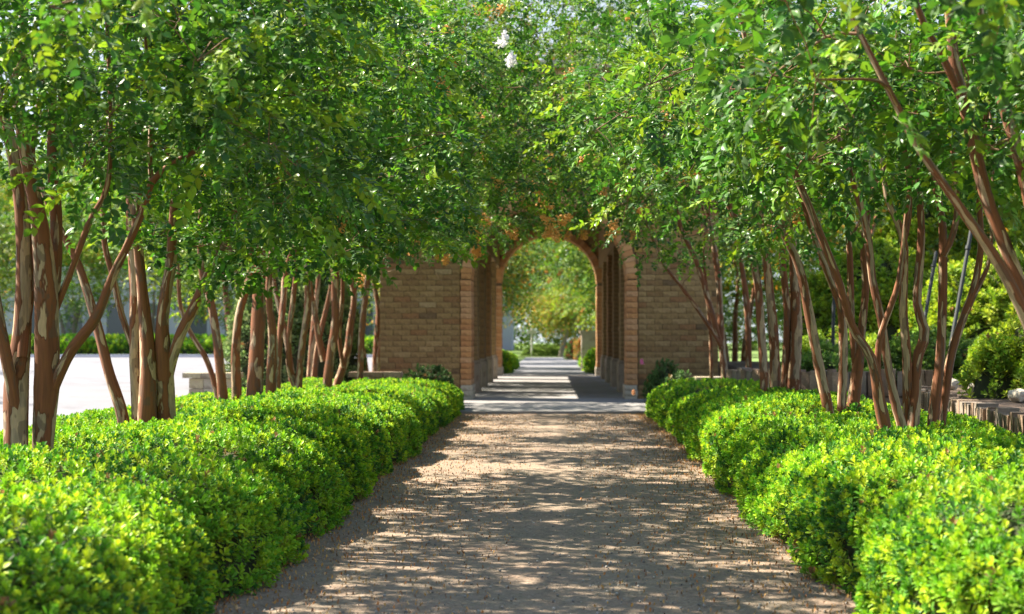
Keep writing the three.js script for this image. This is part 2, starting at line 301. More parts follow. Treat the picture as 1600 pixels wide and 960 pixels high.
{ // piers along both sides of the passage, lintels, roof
  const R = rng(77), ZL = ZB - ZF;
  for (const sgn of [-1, 1]) {
    for (let k = 1; k <= 4; k++) {
      const zc = -0.45 - k * 3.32, w = 0.78, x0 = sgn > 0 ? OPEN + 0.06 : -OPEN - 0.06 - w, gb = new GB();
      for (let row = 7; row * CH < 3.4; row++) { const j = (row % 7 === 6 ? 0.014 : 0) + R() * 0.003, h0 = row * CH, cut = row % 2 ? 0.32 : 0.5; gb.box(x0 - j, x0 + w * cut - 0.004, h0, h0 + CH - 0.009, zc - 0.42 - j, zc + 0.42 + j); gb.box(x0 + w * cut + 0.004, x0 + w + j, h0 + 0.0005, h0 + CH - 0.0095, zc - 0.42 - j, zc + 0.42 + j); }
      const pier = gb.mesh('pier', bricks[k % 4], gate);
      const core = new GB(); core.box(x0 + 0.012, x0 + w - 0.012, 0.7, 3.405, zc - 0.405, zc + 0.405); core.mesh('mortar', mortar, pier).userData.kind = 'stuff';
      const pl = new GB(); pl.box(x0 - 0.05, x0 + w + 0.05, 0, 0.66, zc - 0.47, zc + 0.47); pl.box(x0 - 0.03, x0 + w + 0.03, 0.662, 0.735, zc - 0.45, zc + 0.45); pl.mesh('plinth', plinthStone, pier);
    }
    const lb = new GB(), x0 = sgn > 0 ? OPEN + 0.05 : -OPEN - 0.9; lb.box(x0, x0 + 0.85, 3.41, 5.2, ZL - 0.0, -WT - 0.02); lb.mesh('lintel', bricks[2], gate);
  }
  const rf = new GB(); rf.box(-2.5, 2.5, 5.21, 5.5, ZL, -WT - 0.02); rf.mesh('roof', mortar, gate);
  const cp = new GB(); cp.box(-HALF - 0.08, HALF + 0.08, TOP + 0.003, TOP + 0.14, -WT - 0.06, 0.08); cp.mesh('coping', limestone, gate);
}
{ const gb = new GB(); gb.box(-3.0, 3.0, -0.1, 0.05, -46.2, -22.4); const s = structure('passage_floor', gb.geo(), concreteMat); }
structure('far_path', sheet(-1.5, 1.5, -90, -46.21, 0.02), roadMat);
structure('lawn', sheet(-26, 30, -150, -90.02, 0.05), grassMat);

// ---------------------------------------------------------------- hedges: rows of clipped mounds
const inside = (s, x, y, z, k = 1) => { const e = s.e; return Math.pow(Math.abs((x - s.x) / (s.rx * k)), e) + Math.pow(Math.max(0, y) / (s.ry * k), e) + Math.pow(Math.abs((z - s.z) / (s.rz * k)), e) < 1; };
function shrubSurface(s, d, grow = 0) {                         // point and normal on a mound in direction d
  const e = s.e, q = Math.pow(Math.pow(Math.abs(d.x / s.rx), e) + Math.pow(Math.abs(d.y / s.ry), e) + Math.pow(Math.abs(d.z / s.rz), e), -1 / e);
  const n = V(Math.sign(d.x) * Math.pow(Math.abs(d.x * q / s.rx), e - 1) / s.rx, Math.pow(Math.abs(d.y * q / s.ry), e - 1) / s.ry * Math.sign(d.y), Math.sign(d.z) * Math.pow(Math.abs(d.z * q / s.rz), e - 1) / s.rz).normalize();
  const p = V(s.x + d.x * q, d.y * q, s.z + d.z * q);
  const dip = 0.24 * Math.exp(-(((p.x + 2.75) / 0.75) ** 2) - ((p.z + 7.95) / 0.42) ** 2) * smooth(0.1, 0.4, p.y);
  const b = -dip + (fbm(p.x * 2.1 + 9, p.y * 2.1, p.z * 2.1, 3) - 0.5) * 0.17 * (s.lump ?? 1) + (noise(p.x * 7, p.y * 7, p.z * 7) - 0.5) * 0.05 + grow;
  return [p.addScaledVector(n, b), n];
}
const hedgeCols = [[0.20, 0.43, 0.014], [0.29, 0.51, 0.016], [0.13, 0.34, 0.014], [0.43, 0.58, 0.02], [0.05, 0.18, 0.018]];
function fillShrub(s, others, density, parent, mat, opt = {}) {
  const R = rng(s.seed), mats = [], cols = [], area = Math.PI * (s.rx + s.rz) * s.ry + Math.PI * s.rx * s.rz, N = Math.round(area * density), pal = opt.cols ?? hedgeCols, sc = opt.scale ?? 1;
  for (let k = 0; k < N; k++) {
    // spread evenly over the box-like body
    const f = R(); let d;
    if (f < 0.5) { const a = R() * Math.PI * 2, r = Math.sqrt(R()); d = V(Math.cos(a) * r * s.rx, s.ry * (0.45 + 0.6 * (1 - r)), Math.sin(a) * r * s.rz); } else { const a = R() * Math.PI * 2; d = V(Math.cos(a) * s.rx, R() * s.ry * 0.95, Math.sin(a) * s.rz); }
    d.normalize();
    const deep = R(), [p, n] = shrubSurface(s, d, deep < 0.35 ? -0.05 * sc : (R() - 0.5) * 0.03 * sc);
    if (p.y < 0.02 || others.some((o) => o !== s && inside(o, p.x, p.y, p.z, 0.97))) continue;
    if (opt.skip?.(p, R)) continue;
    const up = n.clone().multiplyScalar(0.75).add(V(0, 0.75, 0)).add(rdir(R).multiplyScalar(0.55)), size = sc * (0.85 + 0.5 * R());
    mats.push(basis(up, rdir(R), p.sub(parent.position), size));
    const tint = noise(p.x * 3 + 50, p.y * 3, p.z * 3 + parent.position.z * 3), c = pal[Math.floor(clamp(R() * 0.75 + tint * 0.5 - 0.1, 0, 0.999) * pal.length)], w = 0.8 + 0.4 * R();
    cols.push(R() < 0.012 ? rgb(0.26, 0.15, 0.05) : rgb(c[0] * w, c[1] * w, c[2] * w));
  }
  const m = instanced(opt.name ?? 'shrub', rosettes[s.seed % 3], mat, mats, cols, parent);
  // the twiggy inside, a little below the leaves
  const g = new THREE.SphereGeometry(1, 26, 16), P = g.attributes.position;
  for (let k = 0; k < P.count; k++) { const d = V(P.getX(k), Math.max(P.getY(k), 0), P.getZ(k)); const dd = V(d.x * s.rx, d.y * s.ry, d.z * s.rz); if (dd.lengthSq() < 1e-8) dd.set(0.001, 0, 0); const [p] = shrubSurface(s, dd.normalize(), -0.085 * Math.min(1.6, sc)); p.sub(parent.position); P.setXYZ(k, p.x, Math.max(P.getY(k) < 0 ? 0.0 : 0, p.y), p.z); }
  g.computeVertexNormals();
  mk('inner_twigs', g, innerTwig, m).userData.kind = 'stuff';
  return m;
}
function hedge(label, rows, skip) {
  const h = thing('hedge', label, 'hedge', [0, 0, 0]);
  for (const s of rows) fillShrub(s, rows, 800, h, hedgeLeaf, { skip, scale: 0.82 });
  return h;
}
{
  const R = rng(41), rows = [];
  for (let k = 0, z = -4.4; z > -22.4; k++) { const len = 1.55 + R() * 0.35; rows.push({ x: (z > -8 ? -2.33 : -2.42) + (R() - 0.5) * 0.06, z: z - len / 2, rx: 0.95 + R() * 0.08, ry: (z < -16 ? 0.5 : 0.59) + (R() - 0.5) * 0.06, rz: len * 0.63, e: 3.5, seed: 100 + k }); z -= len; }
  for (let k = 0, z = -3.9; z > -22.6; k++) { const len = 1.7 + R() * 0.5; rows.push({ x: -3.95 + (R() - 0.5) * 0.15, z: z - len / 2, rx: 0.85, ry: 0.50 + (R() - 0.5) * 0.08, rz: len * 0.62, e: 2.6, seed: 140 + k }); z -= len; }
  hedge('clipped bright green hedge along the left edge of the gravel path', rows, (p, R) => { const a = Math.hypot((p.x + 2.75) / 0.9, (p.z + 7.95) / 0.5); return a < 1 && R() > 0.12 + 0.4 * a * a; });
}
{
  const R = rng(43), rows = [];
  for (let k = 0, z = -4.6; z > -22.0; k++) { const len = 1.5 + R() * 0.5; rows.push({ x: (z > -8 ? 2.31 : 2.38) + (R() - 0.5) * 0.06 + (z < -15 ? 0.14 : 0), z: z - len / 2, rx: 0.96 + R() * 0.08, ry: (z < -16 ? 0.53 : 0.60) + (R() - 0.5) * 0.07, rz: len * 0.63, e: 3.5, seed: 180 + k }); z -= len; }
  for (let k = 0, z = -4.2; z > -20; k++) { const len = 1.7 + R() * 0.5; rows.push({ x: (z > -8.6 ? 3.6 : 3.0) + (R() - 0.5) * 0.1, z: z - len / 2, rx: z > -8.6 ? 0.78 : 0.6, ry: 0.53 + (R() - 0.5) * 0.08, rz: len * 0.62, e: 2.6, seed: 220 + k }); z -= len; }
  hedge('clipped bright green hedge along the right edge of the gravel path', rows);
}

// ---------------------------------------------------------------- crape myrtles
const treeCols = [[0.052, 0.165, 0.013], [0.08, 0.215, 0.014], [0.125, 0.275, 0.015], [0.036, 0.12, 0.014], [0.20, 0.34, 0.016]];
function curvePts(pts, rad, seg) {
  const c = new THREE.CatmullRomCurve3(pts, false, 'centripetal'), n = Math.max(6, Math.ceil(c.getLength() / seg)), P = [], Q = [], L = c.getLengths(200);
  for (let k = 0; k <= n; k++) { const t = c.getUtoTmapping(k / n), f = t * (pts.length - 1), i = Math.min(pts.length - 2, Math.floor(f)); P.push(c.getPoint(t)); Q.push(lerp(rad[i], rad[i + 1], f - i)); }
  return [P, Q];
}
function myrtle(o) {
  const R = rng(o.seed), base = V(o.x, 0, o.z), t = thing(o.name ?? 'crape_myrtle', o.label, o.category ?? 'tree', [o.x, 0, o.z], o.group), nodes = [], C = o.crown;
  const wood = o.bark ?? bark;
  const stems = o.stems ?? Array.from({ length: o.nStems ?? 4 }, (_, k) => { const a = k / (o.nStems ?? 4) * 6.28 + R(), r = 0.12 + 0.1 * R(), h = o.fork ?? C.y0, s = 0.25 + 0.3 * R(); return { world: [V(o.x + Math.cos(a) * r, 0, o.z + Math.sin(a) * r), V(o.x + Math.cos(a) * (r + s * 0.3), h * 0.5, o.z + Math.sin(a) * (r + s * 0.3)), V(o.x + Math.cos(a) * (r + s), h * 1.1, o.z + Math.sin(a) * (r + s))], r: [o.rad ?? 0.06, (o.rad ?? 0.06) * 0.85, (o.rad ?? 0.06) * 0.7] }; });
  for (const s of stems) {
    let pts, rad;
    if (s.world) { pts = s.world.map((p) => p.clone().sub(base)); rad = s.r.slice(); } else {
      const d0 = o.d + (s.dd ?? (R() - 0.5) * 0.4), lean = s.lean ?? (R() - 0.5) * 0.35, ys = s.branch ? EYE - (s.p[0][1] - HY) / F * d0 : 0.5;
      pts = s.p.map(([px, py]) => { const y0 = EYE - (py - HY) / F * d0, d = d0 + lean * (y0 - ys); return at(px, py, d).sub(base); });
      rad = s.p.map(([, , w]) => (w / 2) / F * d0);
      if (!s.branch) {                                                     // carry the stem down to the ground
        const a = pts[0], dir = a.clone().sub(pts[1]).normalize(); dir.x *= 0.5; dir.z *= 0.5; const k = a.y / Math.max(0.3, -dir.y);
        pts.unshift(V(a.x + dir.x * k, -0.05, a.z + dir.z * k)); rad.unshift(rad[0] * 1.25);
      }
    }
    // onward into the crown
    const n = pts.length, dir = pts[n - 1].clone().sub(pts[n - 2]).normalize().multiplyScalar(0.6).add(V(0, 0.75, 0)).add(rdir(R).multiplyScalar(0.2)).normalize();
    let p = pts[n - 1].clone(), r = rad[n - 1]; const up = s.stop ? 0 : Math.max(2, Math.round((C.y1 * 0.86 - p.y) / 0.55));
    for (let k = 0; k < up; k++) { dir.add(rdir(R).multiplyScalar(0.22)).add(V(0, 0.06, 0)).normalize(); p = p.clone().addScaledVector(dir, 0.5); r *= 0.82; pts.push(p); rad.push(Math.max(0.008, r)); }
    const [P, Q] = curvePts(pts, rad, 0.09), gb = new GB();
    gb.tube(P, Q, Q[0] > 0.02 ? 14 : 8, { wob: 0.2, seed: R() * 50, v0: R() * 3 });
    gb.mesh(s.branch ? 'limb' : 'trunk', wood, t);
    P.forEach((q, k) => { if (q.y > (o.fork ?? 1.7) && k % 4 === 0) nodes.push({ p: q, r: Q[k] }); });
  }
  // clumps of foliage through the crown
  const clumps = [], cen = V(C.x - o.x, (C.y0 + C.y1) / 2, C.z - o.z);
  for (let tries = 0; clumps.length < o.clumps && tries < o.clumps * 40; tries++) {
    const q = rdir(R).multiplyScalar(Math.pow(R(), 0.42)), y = q.y * (C.y1 - C.y0) / 2, low = y < 0 ? 1 : 1 - 0.25 * q.y, p = V(cen.x + q.x * C.rx * low, cen.y + y, cen.z + q.z * C.rz * low);
    if (C.ok && !C.ok(p.x + o.x, p.y, p.z + o.z)) continue;
    if (clumps.some((c) => c.distanceToSquared(p) < 0.09)) continue;
    clumps.push(p);
  }
  for (const d of o.extra ?? []) clumps.push(V(d[0], d[1], d[2]).sub(base));
  const near = (p) => { let b = nodes[0], m = 1e9; for (const q of nodes) { const dd = q.p.distanceTo(p) + Math.max(0, q.p.y - p.y) * 0.6; if (dd < m) { m = dd; b = q; } } return [b, m]; };
  const order = clumps.map((p) => [p, near(p)[1]]).sort((a, b) => a[1] - b[1]), twigs = new GB(); let limbs = 0;
  const mats = [], cols = [], heads = [], spread = o.spread ?? 0.35, per = o.per ?? 20, ss = o.shoot ?? 1, pal = o.cols ?? treeCols;
  for (const [p] of order) {
    const [q, dist] = near(p), r0 = clamp(0.005 + 0.007 * dist, 0.006, q.r * 0.7), mid = q.p.clone().lerp(p, 0.5).add(V((R() - 0.5) * 0.25, 0.12 * dist, (R() - 0.5) * 0.25).multiplyScalar(Math.min(1, dist)));
    const [P, Q] = curvePts([q.p, q.p.clone().lerp(mid, 0.55).add(V(0, 0.03, 0)), mid, p], [r0, r0 * 0.85, r0 * 0.65, 0.004], 0.16);
    if (r0 > 0.0095 && limbs < 45) { const gb = new GB(); gb.tube(P, Q, 6, { seed: R() * 30, wob: 0.08 }); gb.mesh('limb', wood, t); limbs++; } else twigs.tube(P, Q, 4);
    P.forEach((w, k) => { if (k > 1 && k % 2 === 0) nodes.push({ p: w, r: Q[k] }); });
    const dens = per * (0.6 + 0.8 * R());
    for (let k = 0; k < dens; k++) {
      const off = rdir(R).multiplyScalar(spread * Math.pow(R(), 0.55)); off.y *= 0.75; const pos = p.clone().add(off);
      if (C.ok && !C.ok(pos.x + o.x, pos.y - 0.12, pos.z + o.z)) continue;
      const out = pos.clone().sub(cen).setY(0).normalize(), y = out.multiplyScalar(0.45).add(off.clone().normalize().multiplyScalar(0.7)).add(rdir(R).multiplyScalar(0.45)).add(V(0, -0.18, 0));
      const z = V(0, 1, 0).add(rdir(R).multiplyScalar(0.75)).add(sunDir.clone().multiplyScalar(0.3)), s = ss * (0.75 + 0.45 * R());
      mats.push(basis(y, z, pos, s));
      const c = pal[Math.floor(R() * pal.length * 0.999)], w = 0.75 + 0.5 * R(); cols.push(rgb(c[0] * w, c[1] * w, c[2] * w));
      if (k < 3) twigs.tube([p, p.clone().lerp(pos, 0.6).add(V(0, 0.03, 0)), pos], [0.004, 0.003, 0.002], 3, { cap: false });
      if (off.length() > spread * 0.55) heads.push([pos, y]);
    }
  }
  if (twigs.i.length) twigs.mesh('twigs', twigMat, t).userData.kind = 'stuff';
  instanced('crown', (ss > 1.4 ? shootsFew[o.seed % 2] : shoots[o.seed % 4]), treeLeaf, mats, cols, t);
  for (let k = 0; k < (o.seeds ?? 0) && heads.length; k++) {
    let pick = heads[Math.floor(R() * heads.length)]; for (let q = 0; q < 8 && o.seedWhere && !o.seedWhere(pick[0].x + o.x, pick[0].y, pick[0].z + o.z); q++) pick = heads[Math.floor(R() * heads.length)];
    const m = mk('seed_head', seedGeos[k % 3], seedMat, t); m.matrixAutoUpdate = true;
    const mm = basis(pick[1].clone().setLength(0.6).add(V(0, -0.35, 0)), rdir(R), pick[0].clone().addScaledVector(pick[1].clone().normalize(), 0.12), (0.8 + 0.5 * R()) * Math.min(1.5, ss)); mm.decompose(m.position, m.quaternion, m.scale);
  }
  for (const [k, [px, py]] of (o.seedsAt ?? []).entries()) {
    let best = null, m = 1e9; for (const h of heads) { const x = h[0].x + o.x, z = h[0].z + o.z, qx = HX + x / -z * F, qy = HY - (h[0].y - EYE) / -z * F, dd = Math.hypot(qx - px, qy - py) - (z + o.d) * 6; if (dd < m) { m = dd; best = h; } }
    const q = mk('seed_head', seedGeos[k % 3], seedMat, t), p = best[0].clone().addScaledVector(best[1].clone().normalize(), 0.1).add(V(0, 0, 0.1)), mm = basis(V((R() - 0.5) * 0.8, -0.5 + R() * 0.9, 0.3), rdir(R), p, 1.25 + 0.6 * R()); mm.decompose(q.position, q.quaternion, q.scale);
  }
  for (const f of o.flowers ?? []) { const m = mk('flower_head', flowerGeo, petalMat, t); m.position.set(f[0] - o.x, f[1], f[2] - o.z); m.rotation.set(0.3, R() * 6, 0.4); m.scale.setScalar(f[3] ?? 1); tag(m, 'white flower head among the leaves'); }
  return t;
}
const overhang = (k0, d0) => { const out = [], R = rng(1000 + k0); for (let i = 0, n = 0; i < 9; i++) for (let j = 0; j < 7; j++, n++) if (n % 4 === k0) out.push(at(630 + i * 45 + (R() - 0.5) * 50, -25 + j * 48 + (R() - 0.5) * 40, d0 + (R() - 0.5) * 2.4).toArray()); return out; };
const rowGroup = 'crape myrtles lining the path';
const L = [];
// ---- left row (photo pixels: x, y, width)
const topAt = (d) => Math.max(2.9, 1.5 + 0.238 * d);
const crownL = (d, y0 = 1.95, y1 = topAt(d)) => ({ x: -2.0, z: -d, y0, y1, rx: 2.15, rz: 2.2 });
// nothing hangs lower than what the photo shows, nor across the view of the arch
const view = (f) => (x, y, z) => { const d = -z; if (d < 1.5) return y > 2.1; const px = HX + x / d * F, py = HY - (y - EYE) / d * F; return f(px, py, d); };
const lowLeft = (px) => px < 120 ? 330 : px < 320 ? 400 : px < 420 ? 460 : px < 600 ? 440 : px < 720 ? 410 : lerp(400, 372, clamp((px - 720) / 130, 0, 1));
const lowRight = (px) => px > 1420 ? 330 : px > 1280 ? 340 : px > 1180 ? 400 : px > 1000 ? 430 : px > 950 ? 400 : 372;
const off = (ok, x0, x1) => (x, y, z) => { const px = HX + x / Math.max(1, -z) * F; return px > x0 && px < x1 && ok(x, y, z); };
const okL = view((px, py) => py < lowLeft(px)), okR = view((px, py) => py < (px < HX ? lowLeft(px) : lowRight(px)));

myrtle({ seed: 1, x: -3.2, z: -5.0, d: 5, clumps: 14, per: 13, shoot: 0.85, label: 'crape myrtle nearest the camera on the left, only its crown in view', group: rowGroup, crown: { ...crownL(5), ok: off(okL, -2000, 230) }, nStems: 4 });
myrtle({ seed: 2, x: -3.12, z: -8.3, d: 8.3, clumps: 95, per: 19, group: rowGroup, label: 'crape myrtle with thick red peeling trunks at the left edge of the photo', crown: { ...crownL(8.3), ok: off(okL, -2000, 560) }, stems: [
  { p: [[24, 690, 34], [25, 600, 33], [33, 520, 27], [36, 430, 24], [33, 340, 20], [22, 250, 18]], dd: 0, lean: 0.15 },
  { p: [[25, 650, 20], [18, 600, 18], [2, 520, 17], [-15, 420, 16], [-25, 330, 14]], dd: 0.02, branch: 1 },
  { p: [[34, 560, 18], [38, 510, 18], [48, 420, 18], [51, 340, 16], [46, 260, 14]], dd: 0.05, lean: 0.3, branch: 1 },
  { p: [[67, 690, 38], [72, 600, 37], [72, 510, 34], [70, 430, 32], [60, 340, 24], [45, 270, 19]], dd: 0.12, lean: -0.1 },
  { p: [[74, 520, 20], [80, 470, 20], [85, 410, 20], [86, 330, 19], [80, 250, 16]], dd: 0.14, lean: 0.1, branch: 1 },
  { p: [[74, 640, 17], [88, 595, 16], [112, 545, 16], [148, 498, 15], [176, 430, 12], [205, 370, 11], [226, 320, 10], [236, 286, 10], [270, 255, 8], [330, 225, 7]], dd: 0.1, lean: -0.3, branch: 1, stop: 1 },
  { p: [[236, 290, 8], [234, 240, 7], [235, 190, 6]], dd: -0.22, lean: -0.1, branch: 1 },
  { p: [[74, 520, 12], [90, 475, 11], [115, 412, 10], [140, 345, 9], [166, 295, 8]], dd: 0.1, lean: -0.2, branch: 1 }] });
myrtle({ seed: 3, x: -3.25, z: -11.5, d: 11.5, clumps: 95, per: 19, group: rowGroup, seeds: 14, label: 'crape myrtle with stout mottled base and thin trunk leaning left, second in left row', extra: [[300, 385], [340, 390], [380, 400], [335, 430], [260, 370]].map(([x, y], k) => at(x, y, 10.6 + k * 0.2).toArray()), crown: { ...crownL(11.5, 1.7), ok: off(okL, -2000, 720) }, stems: [
  { p: [[190, 646, 17], [170, 580, 16], [155, 520, 15], [136, 455, 13], [122, 412, 12]], dd: 0.1, lean: 0.1 },
  { p: [[216, 650, 20], [212, 560, 20], [212, 450, 18], [208, 380, 16], [204, 330, 14]], dd: 0.1 },
  { p: [[230, 650, 28], [231, 560, 23], [222, 450, 17], [217, 400, 15], [212, 340, 13]], dd: -0.1 },
  { p: [[258, 650, 30], [256, 570, 26], [254, 506, 18], [260, 453, 16], [267, 410, 15], [270, 340, 13]], dd: 0 },
  { p: [[256, 625, 18], [264, 580, 18], [284, 520, 16], [302, 484, 15], [322, 438, 13], [347, 387, 11], [367, 340, 10]], dd: 0, lean: -0.25, branch: 1 },
  { p: [[214, 590, 11], [212, 560, 10], [188, 488, 10], [177, 437, 9], [163, 380, 8]], dd: 0.08, branch: 1 }] });
myrtle({ seed: 4, x: -3.6, z: -16.3, d: 16.3, clumps: 95, per: 19, group: rowGroup, seeds: 20, label: 'crape myrtle of five slim stems beside the olive stone bench on the left', extra: [[430, 440], [350, 445], [390, 430], [470, 425], [520, 420]].map(([x, y], k) => at(x, y, 15.6 + k * 0.2).toArray()), crown: { ...crownL(16.3, 1.9), ok: okL }, stems: [
  { p: [[337, 608, 8], [322, 562, 8], [296, 518, 7], [282, 480, 6]], dd: 0.1 },
  { p: [[347, 611, 15], [340, 538, 14], [327, 463, 12], [316, 430, 10]], dd: 0 },
  { p: [[369, 613, 14], [367, 553, 13], [373, 493, 12], [384, 453, 11], [393, 415, 10]], dd: 0.2 },
  { p: [[398, 612, 23], [402, 520, 22], [405, 450, 20], [408, 390, 15]], dd: 0 },
  { p: [[423, 608, 15], [426, 530, 14], [420, 460, 12], [424, 400, 10]], dd: -0.2 }] });
myrtle({ seed: 5, x: -3.55, z: -19.4, d: 19.4, clumps: 95, per: 15, group: rowGroup, extra: overhang(0, 18.6), seeds: 20, seedsAt: [[655, 165], [630, 50], [625, 20], [660, 180], [640, 210], [715, 45], [600, 110], [680, 35], [750, 30], [540, 60], [480, 70], [640, 125]], label: 'crape myrtle with a forked pair of slim grey stems, fourth along the left row', crown: { ...crownL(19.4), ok: okL }, stems: [
  { p: [[433, 600, 11], [438, 520, 10], [443, 470, 10], [447, 420, 8]] },
  { p: [[460, 602, 12], [452, 575, 9], [452, 520, 8], [458, 470, 8], [462, 420, 7]], dd: 0.05 },
  { p: [[466, 602, 12], [472, 537, 11], [480, 487, 10], [480, 430, 9]], dd: 0 }] });
myrtle({ seed: 6, x: -3.3, z: -22.3, d: 22.3, clumps: 95, per: 15, group: rowGroup, seeds: 30, seedsAt: [[730, 330], [755, 340], [700, 300], [760, 400], [770, 405], [690, 390], [640, 395], [720, 345], [740, 370], [790, 300], [800, 250], [815, 285], [835, 330], [680, 330], [700, 260], [735, 240], [640, 350], [760, 290], [775, 365], [660, 300], [725, 200], [765, 180], [620, 420], [570, 410], [745, 395], [805, 375]], label: 'crape myrtle with crooked orange stems beside the dark bench at the left brick wall', extra: [[690, 440], [660, 400], [640, 440], [705, 395], [735, 350], [760, 375], [790, 350], [700, 350], [745, 310], [780, 300], [815, 330], [840, 345], [620, 420], [660, 350], [800, 260], [720, 270], [835, 300], [770, 225], [600, 400]].map(([x, y], k) => at(x, y, 20.5 + (k % 5) * 0.5).toArray()).concat(overhang(2, 21.5)), crown: { ...crownL(22.3), x: -2.1, rx: 2.8, ok: okL }, stems: [
  { p: [[512, 600, 14], [518, 547, 13], [523, 507, 12], [523, 437, 11]] },
  { p: [[506, 565, 10], [498, 530, 10], [494, 505, 9], [487, 465, 8]], branch: 1, dd: 0 },
  { p: [[527, 600, 12], [533, 583, 11], [543, 547, 11], [547, 513, 10], [553, 460, 9]], dd: 0.1 },
  { p: [[563, 590, 10], [565, 520, 10], [571, 463, 9]], dd: -0.2 },
  { p: [[536, 575, 7], [530, 520, 7], [535, 460, 6]], branch: 1, dd: 0.05 }], flowers: [at(683, 265, 18.6).toArray()] });
myrtle({ seed: 12, x: -4.4, z: -25.2, d: 25.2, clumps: 85, per: 16, group: rowGroup, seeds: 10, label: 'crape myrtle at the left corner of the gatehouse, behind the dark bench', crown: { x: -3.2, z: -25.0, y0: 2.1, y1: 6.0, rx: 2.6, rz: 1.6, ok: (x, y, z) => okL(x, y, z) && z > -26.7 }, nStems: 3 });
// ---- right row
const crownR = (d, y0 = 2.0, y1 = topAt(d)) => ({ x: 2.3, z: -d, y0, y1, rx: 2.4, rz: 2.2 });
myrtle({ seed: 21, x: 2.6, z: -2.6, d: 2.6, clumps: 36, per: 12, shoot: 0.85, group: rowGroup, label: 'crape myrtle nearest the camera on the right, only hanging leaves in view', crown: { ...crownR(2.6, 2.2), ok: off(okR, 1280, 4000), rx: 2.0 }, nStems: 4 });
myrtle({ seed: 7, x: 2.32, z: -6.5, d: 6.5, clumps: 75, per: 14, group: rowGroup, label: 'crape myrtle with long stems leaning in from the right edge of the photo', crown: { ...crownR(6.5, 2.05), x: 2.0, ok: off(okR, 1130, 4000) }, stems: [
  { p: [[1640, 690, 29], [1622, 560, 24], [1600, 462, 22], [1572, 385, 21], [1545, 318, 20], [1520, 217, 20], [1507, 160, 19], [1493, 107, 17], [1487, 50, 15], [1483, -10, 14]], dd: 0, lean: 0.05 },
  { p: [[1655, 690, 26], [1640, 520, 22], [1622, 380, 21], [1600, 275, 19], [1577, 193, 18], [1557, 123, 17], [1540, 60, 15], [1526, -5, 14]], dd: 0.2, lean: 0.1 },
  { p: [[1635, 600, 19], [1600, 492, 18], [1557, 407, 16], [1527, 363, 15], [1484, 302, 13], [1453, 257, 12], [1427, 217, 11], [1403, 167, 10], [1377, 117, 9]], dd: -0.2, lean: -0.1, branch: 1 },
  { p: [[1508, 165, 12], [1475, 92, 11], [1447, 43, 10], [1428, -5, 9]], dd: 0, lean: -0.15, branch: 1 }] });
myrtle({ seed: 8, x: 2.4, z: -9.4, d: 9.4, clumps: 78, per: 14, group: rowGroup, label: 'crape myrtle of six separate peeling stems spreading in front of the low retaining wall', crown: { ...crownR(9.4, 2.1), ok: off(okR, 930, 4000) }, stems: [
  { p: [[1383, 672, 20], [1375, 630, 19], [1370, 595, 18], [1362, 560, 15], [1333, 513, 13], [1313, 447, 12], [1287, 380, 11], [1263, 320, 10], [1232, 250, 9], [1195, 180, 8]], dd: -0.2, lean: -0.15 },
  { p: [[1371, 580, 11], [1374, 533, 9], [1387, 493, 9], [1402, 450, 8], [1410, 400, 7]], dd: -0.2, branch: 1 },
  { p: [[1412, 672, 16], [1402, 640, 15], [1387, 570, 13], [1377, 503, 13], [1363, 437, 12], [1356, 370, 12], [1346, 325, 11]], dd: 0 },
  { p: [[1419, 672, 16], [1417, 553, 14], [1412, 487, 14], [1413, 420, 14], [1413, 377, 13], [1400, 340, 10], [1388, 315, 9]], dd: 0.15 },
  { p: [[1413, 380, 9], [1420, 345, 9], [1422, 300, 8]], dd: 0.15, branch: 1 },
  { p: [[1427, 672, 17], [1431, 620, 16], [1434, 560, 15], [1446, 522, 16], [1434, 480, 13], [1437, 420, 13], [1440, 360, 12]], dd: 0.05 },
  { p: [[1458, 672, 18], [1463, 620, 17], [1470, 553, 15], [1473, 453, 14], [1473, 400, 14], [1472, 345, 12]], dd: 0.1 },
  { p: [[1474, 400, 10], [1482, 385, 10], [1495, 335, 9]], dd: 0.1, branch: 1 },
  { p: [[1470, 660, 15], [1475, 625, 14], [1487, 553, 13], [1507, 493, 12], [1523, 447, 11], [1533, 387, 10]], dd: 0.2 },
  { p: [[1510, 490, 8], [1527, 452, 8], [1545, 412, 7]], dd: 0.2, branch: 1 }] });
myrtle({ seed: 9, x: 2.35, z: -11.8, d: 11.8, clumps: 92, per: 15, group: rowGroup, seeds: 6, label: 'crape myrtle with a pale trunk sweeping left, behind the six stemmed one on the right', crown: { ...crownR(11.8, 1.95), ok: okR }, stems: [
  { p: [[1294, 640, 16], [1277, 560, 15], [1263, 487, 14], [1247, 413, 13], [1223, 363, 12], [1200, 325, 11], [1175, 270, 9]], dd: -0.1 },
  { p: [[1315, 640, 14], [1318, 553, 13], [1314, 480, 12], [1305, 455, 11], [1280, 393, 10], [1257, 320, 9], [1235, 240, 8]], dd: 0 },
  { p: [[1333, 640, 20], [1342, 570, 17], [1347, 520, 13], [1353, 453, 11], [1350, 380, 10]], dd: 0.25 },
  { p: [[1338, 600, 10], [1331, 500, 9], [1328, 400, 9], [1322, 320, 8]], dd: 0.3, branch: 1 }] });
